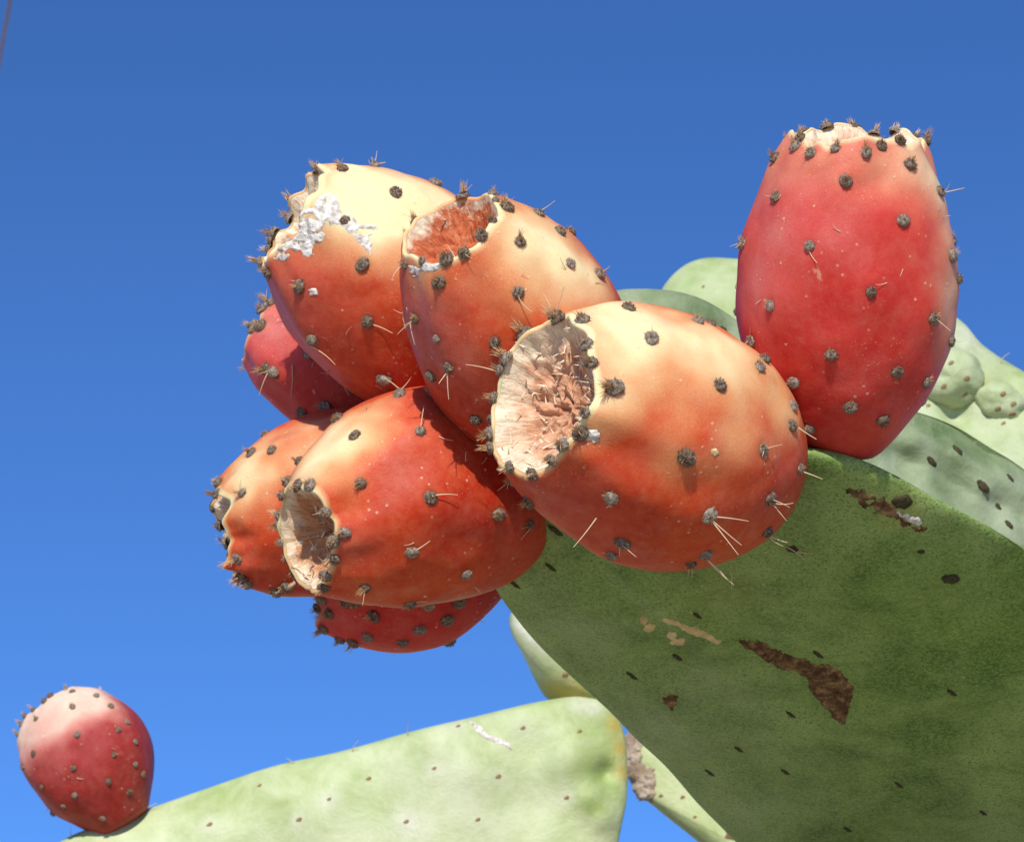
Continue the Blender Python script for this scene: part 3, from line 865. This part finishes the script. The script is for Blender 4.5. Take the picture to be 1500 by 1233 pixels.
def pad_from_points(name, pts3, nor, T, mat, parent, base, centre=None, rings=56, und=.0025, uf=14, lumps=(), tans=(), dries=(), p=3.2, seed=0, label=None, und2=0.0, curve=0.0):
    """closed thick pad: outline points on a plane, both faces domed, surface uneven"""
    pts3 = np.array(pts3); n = len(pts3)
    c = pts3.mean(0) if centre is None else np.array(centre)
    nor = np.array(nor)
    rho = 1 - (1 - np.linspace(0, 1, rings + 1)) ** 1.6
    top, bot = [], []
    size = np.linalg.norm(pts3 - c, axis=1).mean()
    for r in rho[1:]:
        top.append(c + (pts3 - c) * r); bot.append(c + (pts3 - c) * r)
    top = np.array(top); bot = np.array(bot[:-1])
    hr = np.sqrt(np.clip(1 - rho[1:] ** p, 0, 1))
    allv, isd, hh = [], [], []
    V0 = [c[None], top.reshape(-1, 3), bot.reshape(-1, 3), c[None]]
    H = [np.array([1.0]), np.repeat(hr, n), -np.repeat(hr[:-1], n), np.array([-1.0])]
    v = np.concatenate(V0); h = np.concatenate(H)
    un = noise_arr(v + np.sign(h)[:, None] * nor * .05, uf, 3, (seed * 3.3, 0, 0))
    env = np.clip(np.abs(h) * 3, 0, 1)
    v = v + nor * (h * T)[:, None] + nor * (und * un * (.25 + .75 * env))[:, None]
    if und2:
        un2 = noise_arr(v, uf * 4, 2, (seed, 5, 0))
        v = v + nor * (und2 * un2 * np.sign(h + 1e-6) * env)[:, None]
    if curve:
        rr = np.linalg.norm(v - c, axis=1) / size
        v = v + nor * (curve * rr ** 2)[:, None]
    nT = rings * n
    f = [(0, 1 + i, 1 + (i + 1) % n) for i in range(n)]
    for j in range(rings - 1):
        for i in range(n):
            f.append((1 + j*n + i, 1 + (j+1)*n + i, 1 + (j+1)*n + (i+1) % n, 1 + j*n + (i+1) % n))
    ob = 1 + nT
    last = len(v) - 1
    f += [(last, ob + (i + 1) % n, ob + i) for i in range(n)]
    nb = rings - 1
    for j in range(nb - 1):
        for i in range(n):
            f.append((ob + j*n + i, ob + j*n + (i+1) % n, ob + (j+1)*n + (i+1) % n, ob + (j+1)*n + i))
    orim = 1 + (rings - 1) * n
    j = nb - 1
    for i in range(n):
        f.append((ob + j*n + i, ob + j*n + (i+1) % n, orim + (i+1) % n, orim + i))
    # the faces' winding: outline may run either way
    e = np.cross(pts3[1] - pts3[0], pts3[0] - c)
    area = sum(np.cross(pts3[i] - c, pts3[(i + 1) % n] - c) for i in range(n))
    if np.dot(area, nor) < 0:
        f = [q[::-1] for q in f]
    tree = ptree(v, f)
    dirn = nor
    for (px, py, r, amt) in lumps:
        l, nn = hit(tree, px, py)
        if l is None:
            continue
        s = (l - CAM).dot(FW) / FPX
        d2 = ((v - np.array(l)) ** 2).sum(1)
        v = v + dirn * (amt * s * np.exp(-d2 / (2 * (r * s) ** 2)))[:, None]
    if lumps:
        tree = ptree(v, f)
    tan = np.zeros(len(v)); dry_lit = np.zeros(len(v))
    for arr, lst in ((tan, tans), (dry_lit, dries)):
        for (px, py, r, amt) in lst:
            l, nn = hit(tree, px, py)
            if l is None:
                continue
            s = (l - CAM).dot(FW) / FPX
            d2 = ((v - np.array(l)) ** 2).sum(1)
            arr += amt * np.exp(-d2 / (2 * (r * s) ** 2))
    wob = 1 + .5 * noise_arr(v, 90, 2)
    o = mesh_obj(name, v - np.array(base), f, mat, parent, attrs={'tan': np.clip(tan * wob, 0, 1), 'dry_lit': np.clip(dry_lit * wob, 0, 1)})
    if label:
        o['label'] = label
    return o, tree, v

def ridge(x0, y0, x1, y1, r, amt, n=14):
    return [(x0 + (x1 - x0) * i / n, y0 + (y1 - y0) * i / n, r, amt) for i in range(n + 1)]

def pad_px(name, outline, at, nor, Tpx, mat, parent, base, n=260, **kw):
    """pad whose outline is given in photo pixels on a plane through `at` (pixel, distance)"""
    p0 = P(*at); nn = V(*nor)
    out = resample(outline, n)
    pts = []
    for x, y in out:
        r = ray(x, y)
        pts.append(tuple(CAM + r * ((p0 - CAM).dot(nn) / r.dot(nn))))
    return pad_from_points(name, pts, tuple(nn), Tpx * at[2] / FPX, mat, parent, base, **kw)

def pad_world(name, bottom, top, width, nor, T, mat, parent, base, seed=0):
    b = Vector(bottom); t = Vector(top); ax = (t - b); L = ax.length; z = ax.normalized()
    nn = Vector(nor); nn = (nn - z * nn.dot(z)).normalized()
    x = z.cross(nn)
    pts = []
    for i in range(96):
        a = 2 * math.pi * i / 96
        yv = .5 - .5 * math.cos(a)
        w = math.sin(a) * (.78 + .26 * yv) * (.55 + .45 * min(1, yv * 2.5))
        w += .03 * noise.noise(Vector((math.cos(a) * 2, math.sin(a) * 2, seed)))
        pts.append(tuple(b + z * (yv * L) + x * (w * width * .5)))
    return pad_from_points(name, pts, tuple(nn), T, mat, parent, base, rings=20, und=.008, uf=7, seed=seed)

def pad_spots(o, tree, base, lst, size, mat_me, elong=1.9, ang=-.55, tuft=0.0, spines=0, sink=.15, seed=1, bend=None):
    rn = random.Random(seed)
    for q in lst:
        l, n = hit(tree, q[0], q[1])
        if l is None:
            continue
        s = (l - CAM).dot(FW) / FPX
        k = size * s * (q[2] if len(q) > 2 else 1.0) * rn.uniform(.85, 1.15)
        l2, _ = hit(tree, q[0] + 7 * math.cos(ang), q[1] - 7 * math.sin(ang))
        xd = (l2 - l) if l2 is not None and (l2 - l).length > 1e-6 else RT
        M = Matrix.Translation(l - base - n * k * sink) @ align(n, xd) @ Matrix.Diagonal((k * elong, k, k * .45, 1))
        a = inst('areole', mat_me, o, M)

def spot_mesh(seed, mat):
    nu, nv = 14, 5
    vs, fs = [], []
    for j in range(nv + 1):
        a = math.pi * .55 * j / nv
        for i in range(nu):
            w = 2 * math.pi * i / nu
            d = Vector((math.sin(a) * math.cos(w), math.sin(a) * math.sin(w), math.cos(a)))
            k = 1 + .35 * noise.noise(d * 2.1 + Vector((seed * 7.1, 0, 0))) + .15 * noise.noise(d * 7 + Vector((0, seed * 3.3, 0)))
            vs.append((d.x * k, d.y * k, d.z * k + .1))
    for j in range(nv):
        for i in range(nu):
            fs.append((j*nu+i, (j+1)*nu+i, (j+1)*nu+(i+1) % nu, j*nu+(i+1) % nu))
    r = random.Random(seed)
    parts = [(vs, fs)]
    for k in range(14):
        w = r.random() * 6.28
        parts.append(cone((math.cos(w) * .5, math.sin(w) * .5, .7), (math.cos(w), math.sin(w), .9), r.uniform(.4, .9), .09, seg=3, n=1))
    v, f = merge(parts)
    me = bpy.data.meshes.new('areole')
    me.from_pydata([tuple(x) for x in v], [], f)
    me.polygons.foreach_set('use_smooth', [True] * len(f))
    me.materials.append(mat)
    return me
DARKSPOT = [spot_mesh(i, MAT['pad_areole']) for i in range(3)]
BROWNSPOT = [spot_mesh(i + 5, MAT['pad_areole_brown']) for i in range(3)]

def more_spots(o, tree, base, outline, size, me, seed):
    """the areoles go on over the rest of the pad, beyond the picture's edge"""
    rn = random.Random(seed)
    lst = []
    for j in range(0, 20):
        for i in range(0, 26):
            x = -100 + i * 84 + (42 if j % 2 else 0) + rn.uniform(-12, 12); y = 340 + j * 74 + rn.uniform(-12, 12)
            if (x > 1515 or y > 1250 or x < -15) and inside(outline, x, y) and edge_dist(outline, x, y) > 24:
                lst.append((x, y))
    pad_spots(o, tree, base, lst, size, me, 1.5, .3, seed=seed)

def free_spine(parent, base, tree, px, py, ex, ey, fat=60):
    l, n = hit(tree, px, py)
    if l is None:
        return
    dep = (l - CAM).dot(FW); s = dep / FPX
    e = P(ex, ey, dep - .3 * math.hypot(ex - px, ey - py) * s)
    d = e - l
    inst('spine', SPINES[(px + py) % 5], parent, Matrix.Translation(l - base) @ frame(d) @ Matrix.Diagonal((fat * s, fat * s, d.length, 1)))

# ---- front cactus: the big shaded pad that bears the cluster
gA = P(1620, 1560, .66); gA = Vector((gA.x, gA.y, 0))
cactA = empty('prickly_pear_cactus', gA, 'cactus with one big shaded dark green pad, brown corky scar, bearing the fruit cluster', 'cactus')
outA = [(722, 850), (738, 812), (785, 765), (855, 722), (950, 690), (1060, 672), (1170, 660), (1280, 682), (1390, 738), (1500, 803), (1640, 915), (1740, 1080), (1770, 1270), (1720, 1450), (1620, 1570), (1480, 1560), (1300, 1420), (1190, 1330), (1090, 1236), (1020, 1168), (960, 1106), (905, 1052), (830, 985), (762, 912)]
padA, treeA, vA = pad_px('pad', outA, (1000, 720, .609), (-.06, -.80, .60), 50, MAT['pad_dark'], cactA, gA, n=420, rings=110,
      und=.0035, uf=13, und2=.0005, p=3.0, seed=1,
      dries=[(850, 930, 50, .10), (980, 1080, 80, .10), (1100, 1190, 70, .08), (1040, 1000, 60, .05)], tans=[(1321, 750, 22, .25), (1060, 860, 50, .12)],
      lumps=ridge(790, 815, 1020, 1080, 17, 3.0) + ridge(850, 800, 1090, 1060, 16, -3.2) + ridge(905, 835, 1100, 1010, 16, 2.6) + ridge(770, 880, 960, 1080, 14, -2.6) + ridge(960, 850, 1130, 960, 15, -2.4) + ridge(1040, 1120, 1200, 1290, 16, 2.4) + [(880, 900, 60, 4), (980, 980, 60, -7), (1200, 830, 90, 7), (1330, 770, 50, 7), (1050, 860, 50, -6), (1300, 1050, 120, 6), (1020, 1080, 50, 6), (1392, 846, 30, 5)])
padA['label'] = 'large dark green pad in shade with an angular brown scab'
pad_spots(padA, treeA, gA, [(1021, 901), (992, 962), (925, 989), (1158, 1046), (1082, 1097), (1039, 1131), (1198, 958), (1394, 1014), (1316, 1149), (1241, 1214), (814, 777, 1.3), (806, 830), (753, 855), (1440, 1190), (1150, 1130)], 4.0, DARKSPOT[0], 2.8, -.7)
pad_spots(padA, treeA, gA, [(1321, 735, 2.4), (1392, 848, 2.2), (1349, 808, .9), (1160, 804, 1.5)], 5.5, DARKSPOT[1], 1.25, -.3, seed=4)
k = .4728
sc = [(375, 603), (430, 605), (540, 655), (650, 685), (690, 700), (740, 745), (735, 820), (715, 865), (690, 850), (640, 810), (610, 750), (570, 705), (500, 690), (430, 645)]
patch('scab', treeA, [(900 + x * k, 650 + y * k) for x, y in sc], MAT['scab'], padA, gA, step=2.0, h=4.2, wob=6, wf=.06, seed=3, rough=1.2, rf=.11, edge=6)
patch('scab', treeA, [(970, 905), (985, 908), (1030, 922), (1058, 937), (1052, 942), (1020, 930), (975, 912)], MAT['pale_scab'], padA, gA, step=1.8, h=1.2, wob=4, seed=4, edge=3)
for (x, y, r) in ((943, 907, 8), (951, 918, 9), (993, 939, 11), (985, 929, 8)):
    patch('scab', treeA, [(x + r * math.cos(a), y + .55 * r * math.sin(a)) for a in np.linspace(0, 6.28, 10)[:-1]], MAT['pale_scab'], padA, gA, step=1.6, h=1.0, wob=5, wf=.1, seed=x, edge=3)
patch('scab', treeA, [(970, 1020), (995, 1017), (992, 1030), (984, 1042), (972, 1030)], MAT['scab'], padA, gA, step=1.8, h=.8, wob=4, wf=.1, seed=6, edge=6)
patch('pale_crust', treeA, [(1312, 752), (1330, 752), (1346, 758), (1350, 768), (1330, 765)], MAT['crust'], padA, gA, step=1.6, h=1.5, wob=7, wf=.1, seed=6, edge=4)
patch('scab', treeA, [(1235, 715), (1262, 718), (1300, 738), (1330, 756), (1365, 775), (1350, 784), (1305, 760), (1255, 735)], MAT['scab'], padA, gA, step=1.8, h=.6, wob=12, wf=.07, web=.05, seed=11, edge=6)
for q in ((1150, 800, 1180, 812), (1155, 805, 1172, 800), (1165, 806, 1190, 815), (1070, 835, 1078, 862), (936, 890, 940, 866)):
    free_spine(padA, gA, treeA, *q, fat=45)

more_spots(padA, treeA, gA, outA, 5.2, DARKSPOT[2], 3)

def trunk_chain(parent, base, top, n, width, mat, seed, nor0):
    rn = random.Random(seed)
    p = Vector(top)
    H = p.z / n
    for k in range(n):
        q = Vector((base.x + (p.x - base.x) * (1 - (k + 1) / n), base.y + (p.y - base.y) * (1 - (k + 1) / n), max(-.06, p.z - H)))
        if k == n - 1:
            q = Vector((base.x, base.y, -.08))
        a = nor0 + k * .9
        w = width * (1 + .08 * k)
        pad_world('pad', q, p + Vector((0, 0, .03)), w, (math.cos(a), math.sin(a), 0), .016 + .008 * k, mat, parent, base, seed + k)
        p = q + Vector((0, 0, .02))
endA = P(1600, 1545, .665)
trunk_chain(cactA, gA, endA, 4, .22, MAT['pad_dark'], 21, -1.2)

# ---- cactus behind: pale pads, the edge-on pads and the two pads at the right
gB = P(1330, 1500, 1.0); gB = Vector((gB.x, gB.y, 0))
cactB = empty('prickly_pear_cactus', gB, 'cactus with pale sunlit pads standing behind the big shaded pad', 'cactus')
outB = [(20, 1290), (85, 1236), (140, 1210), (200, 1190), (300, 1155), (400, 1122), (500, 1100), (595, 1074), (700, 1049), (790, 1028), (850, 1020), (892, 1030), (912, 1065), (919, 1115), (918, 1170), (906, 1233), (880, 1390), (760, 1620), (560, 1760), (330, 1760), (130, 1620), (20, 1440)]
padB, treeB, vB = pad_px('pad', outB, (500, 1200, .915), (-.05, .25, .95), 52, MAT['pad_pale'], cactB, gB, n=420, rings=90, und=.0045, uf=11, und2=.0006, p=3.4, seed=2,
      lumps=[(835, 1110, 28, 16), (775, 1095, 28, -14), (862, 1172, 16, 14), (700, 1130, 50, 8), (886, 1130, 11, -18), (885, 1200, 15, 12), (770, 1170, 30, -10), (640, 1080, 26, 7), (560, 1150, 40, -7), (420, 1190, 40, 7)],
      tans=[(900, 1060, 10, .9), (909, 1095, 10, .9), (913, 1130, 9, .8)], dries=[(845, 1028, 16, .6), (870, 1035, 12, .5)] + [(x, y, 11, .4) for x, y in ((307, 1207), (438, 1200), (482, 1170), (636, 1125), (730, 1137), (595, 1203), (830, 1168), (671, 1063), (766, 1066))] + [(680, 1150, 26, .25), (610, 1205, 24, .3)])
padB['label'] = 'broad pale green sunlit pad with a small fruit on its rim'
pad_spots(padB, treeB, gB, [(307, 1207), (438, 1200), (482, 1170), (636, 1125), (730, 1137), (595, 1203), (830, 1168), (671, 1063), (766, 1066), (849, 1071), (540, 1140), (380, 1150), (700, 1200)], 2.7, BROWNSPOT[0], 1.5, .3, seed=2)
for q in ((597, 1078, 596, 1054), (516, 1101, 516, 1083), (432, 1117, 419, 1111), (105, 1226, 98, 1213), (205, 1192, 222, 1172)):
    free_spine(padB, gB, treeB, *q, fat=40)
k = .4267
patch('pale_crust', treeB, [(480 + x * k, 860 + y * k) for x, y in [(485, 458), (520, 472), (555, 508), (610, 520), (637, 558), (600, 538), (545, 525), (505, 492)]], MAT['crust'], padB, gB, step=1.6, h=1.6, wob=3, seed=2, edge=3)

outC = [(747, 906), (757, 893), (785, 903), (832, 938), (885, 980), (910, 1016), (880, 1030), (845, 1030), (808, 1018), (785, 985), (762, 938)]
padC, treeC, vC = pad_px('pad', outC, (820, 990, .93), (-.45, -.50, .74), 44, MAT['pad_pale'], cactB, gB, n=200, rings=50, und=.002, uf=16, seed=3, p=2.0,
      tans=[(815, 1012, 16, .9), (845, 1015, 16, .8)], dries=[(762, 905, 14, .9), (785, 925, 14, .9), (805, 945, 10, .8)])  # the pale spots paint a bright sunlit band along the upper edge
pad_spots(padC, treeC, gB, [(828, 988)], 4, BROWNSPOT[1], 1.4, .2)

outD = [(914, 1100), (920, 1074), (950, 1086), (995, 1118), (1070, 1155), (1200, 1205), (1340, 1290), (1410, 1430), (1370, 1520), (1260, 1500), (1140, 1350), (1040, 1248), (962, 1184), (926, 1150)]
padD, treeD, vD = pad_px('pad', outD, (960, 1130, .96), (-.1, .30, .93), 40, MAT['pad_pale'], cactB, gB, n=240, rings=50, und=.003, uf=14, seed=4, p=2.4,
      centre=None)
patch('bark', treeD, [(914, 1066), (930, 1074), (946, 1080), (938, 1100), (940, 1118), (955, 1128), (958, 1150), (952, 1178), (925, 1160), (912, 1120)], MAT['bark'], padD, gB, step=2, h=5, wob=7, wf=.06, seed=5, rough=1.0, rf=.1, edge=6)
pad_spots(padD, treeD, gB, [(1000, 1167, .8), (968, 1165, .6), (1055, 1190, .7), (1018, 1196, .6)], 4, BROWNSPOT[2], 1.3, .4)
pad_spots(padD, treeD, gB, [(1075, 1222, 2.4)], 4, BROWNSPOT[1], 1.5, .0)

outE = [(862, 470), (886, 432), (930, 424), (1000, 431), (1060, 460), (1150, 532), (1250, 580), (1330, 600), (1393, 622), (1449, 656), (1500, 688), (1620, 780), (1740, 960), (1720, 1200), (1560, 1350), (1340, 1330), (1120, 1120), (960, 880), (880, 640)]
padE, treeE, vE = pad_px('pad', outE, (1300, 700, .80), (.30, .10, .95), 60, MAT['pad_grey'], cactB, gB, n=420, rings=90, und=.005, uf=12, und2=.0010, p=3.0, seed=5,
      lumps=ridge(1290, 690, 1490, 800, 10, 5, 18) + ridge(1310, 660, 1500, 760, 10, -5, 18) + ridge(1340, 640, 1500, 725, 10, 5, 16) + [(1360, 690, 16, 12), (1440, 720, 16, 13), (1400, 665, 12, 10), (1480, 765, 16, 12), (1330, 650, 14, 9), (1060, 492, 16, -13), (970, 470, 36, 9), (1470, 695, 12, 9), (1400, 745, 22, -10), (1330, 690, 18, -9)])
pad_spots(padE, treeE, gB, [(1365, 676, 1.2), (1440, 712, 1.2), (1462, 742, 1.1), (1402, 658, 1.1), (1480, 700), (1060, 488, 1.8), (1340, 720, .9), (1478, 768, 1.0)], 4.5, DARKSPOT[2], 1.9, -.9, seed=8)

outF = [(958, 470), (968, 428), (995, 396), (1030, 381), (1083, 382), (1180, 388), (1300, 415), (1400, 466), (1440, 508), (1500, 546), (1620, 610), (1760, 760), (1780, 1000), (1620, 1180), (1380, 1180), (1150, 1000), (1000, 680)]
padF, treeF, vF = pad_px('pad', outF, (1300, 600, .95), (.0, .45, .89), 60, MAT['pad_white'], cactB, gB, n=420, rings=90, und=.005, uf=10, und2=.0012, p=3.0, seed=6,
      lumps=[(1400, 600, 15, -26), (1480, 560, 16, -10), (1440, 625, 20, -10), (1350, 620, 30, 8), (1490, 640, 30, 8)],
      tans=[(1437, 555, 9, .5), (1490, 585, 8, .5)], dries=[(1420, 500, 30, .5), (1440, 590, 14, .4)])
pad_spots(padF, treeF, gB, [(1433, 545, .9), (1487, 575, .9), (1360, 594, .7), (1470, 620, .6), (1030, 420, .6)], 4.5, BROWNSPOT[0], 1.3, .6, seed=9)
def bud(px, py, rx, ry, lift, tilt, seed):
    l, n = hit(treeF, px, py)
    s = (l - CAM).dot(FW) / FPX
    vs, fs = [], []
    nu, nv = 40, 24
    xd = RT * math.cos(tilt) + UP * math.sin(tilt); yd = UP * math.cos(tilt) - RT * math.sin(tilt)
    for j in range(nv + 1):
        a = math.pi * j / nv
        for i in range(nu):
            w = 2 * math.pi * i / nu
            d = Vector((math.sin(a) * math.cos(w), math.sin(a) * math.sin(w), math.cos(a)))
            k = 1 + .16 * noise.noise(d * 1.6 + Vector((seed, 0, 0))) + .05 * noise.noise(d * 5 + Vector((0, seed, 0)))
            p = l - FW * (lift * s) + xd * (d.x * k * rx * s) + yd * (d.y * k * ry * s) - FW * (d.z * k * ry * .85 * s)
            vs.append(p - gB)
    for j in range(nv):
        for i in range(nu):
            fs.append((j*nu+i, (j+1)*nu+i, (j+1)*nu+(i+1) % nu, j*nu+(i+1) % nu))
    o = mesh_obj('bud', vs, fs, MAT['pad_white'], cactB, attrs={'tan': [0] * len(vs), 'dry_lit': [.1] * len(vs)})
    bt = ptree([v + gB for v in vs], fs)
    pad_spots(o, bt, gB, [(px + rx * a, py + ry * b, .8) for a, b in ((.1, -.45), (.5, .05), (-.1, .3), (.45, .55))], 4.2, BROWNSPOT[seed % 3], 1.4, .4, seed=seed)
bud(1388, 552, 56, 46, 4, -.3, 3)
bud(1466, 590, 38, 30, 0, -.5, 5)
free_spine(padF, gB, treeF, 1465, 532, 1468, 515, fat=45)

more_spots(padB, treeB, gB, outB, 2.9, BROWNSPOT[1], 4)
more_spots(padE, treeE, gB, outE, 4.2, DARKSPOT[1], 5)
more_spots(padF, treeF, gB, outF, 3.6, BROWNSPOT[2], 6)

# joints hidden behind the front pad down to the ground
endB = P(1330, 1490, .985)
j1 = P(1560, 1330, .90)
pad_world('pad', endB, j1, .10, (0, -1, .2), .016, MAT['pad_grey'], cactB, gB, 41)
trunk_chain(cactB, gB, endB + Vector((0, 0, .03)), 4, .26, MAT['pad_grey'], 31, -1.9)
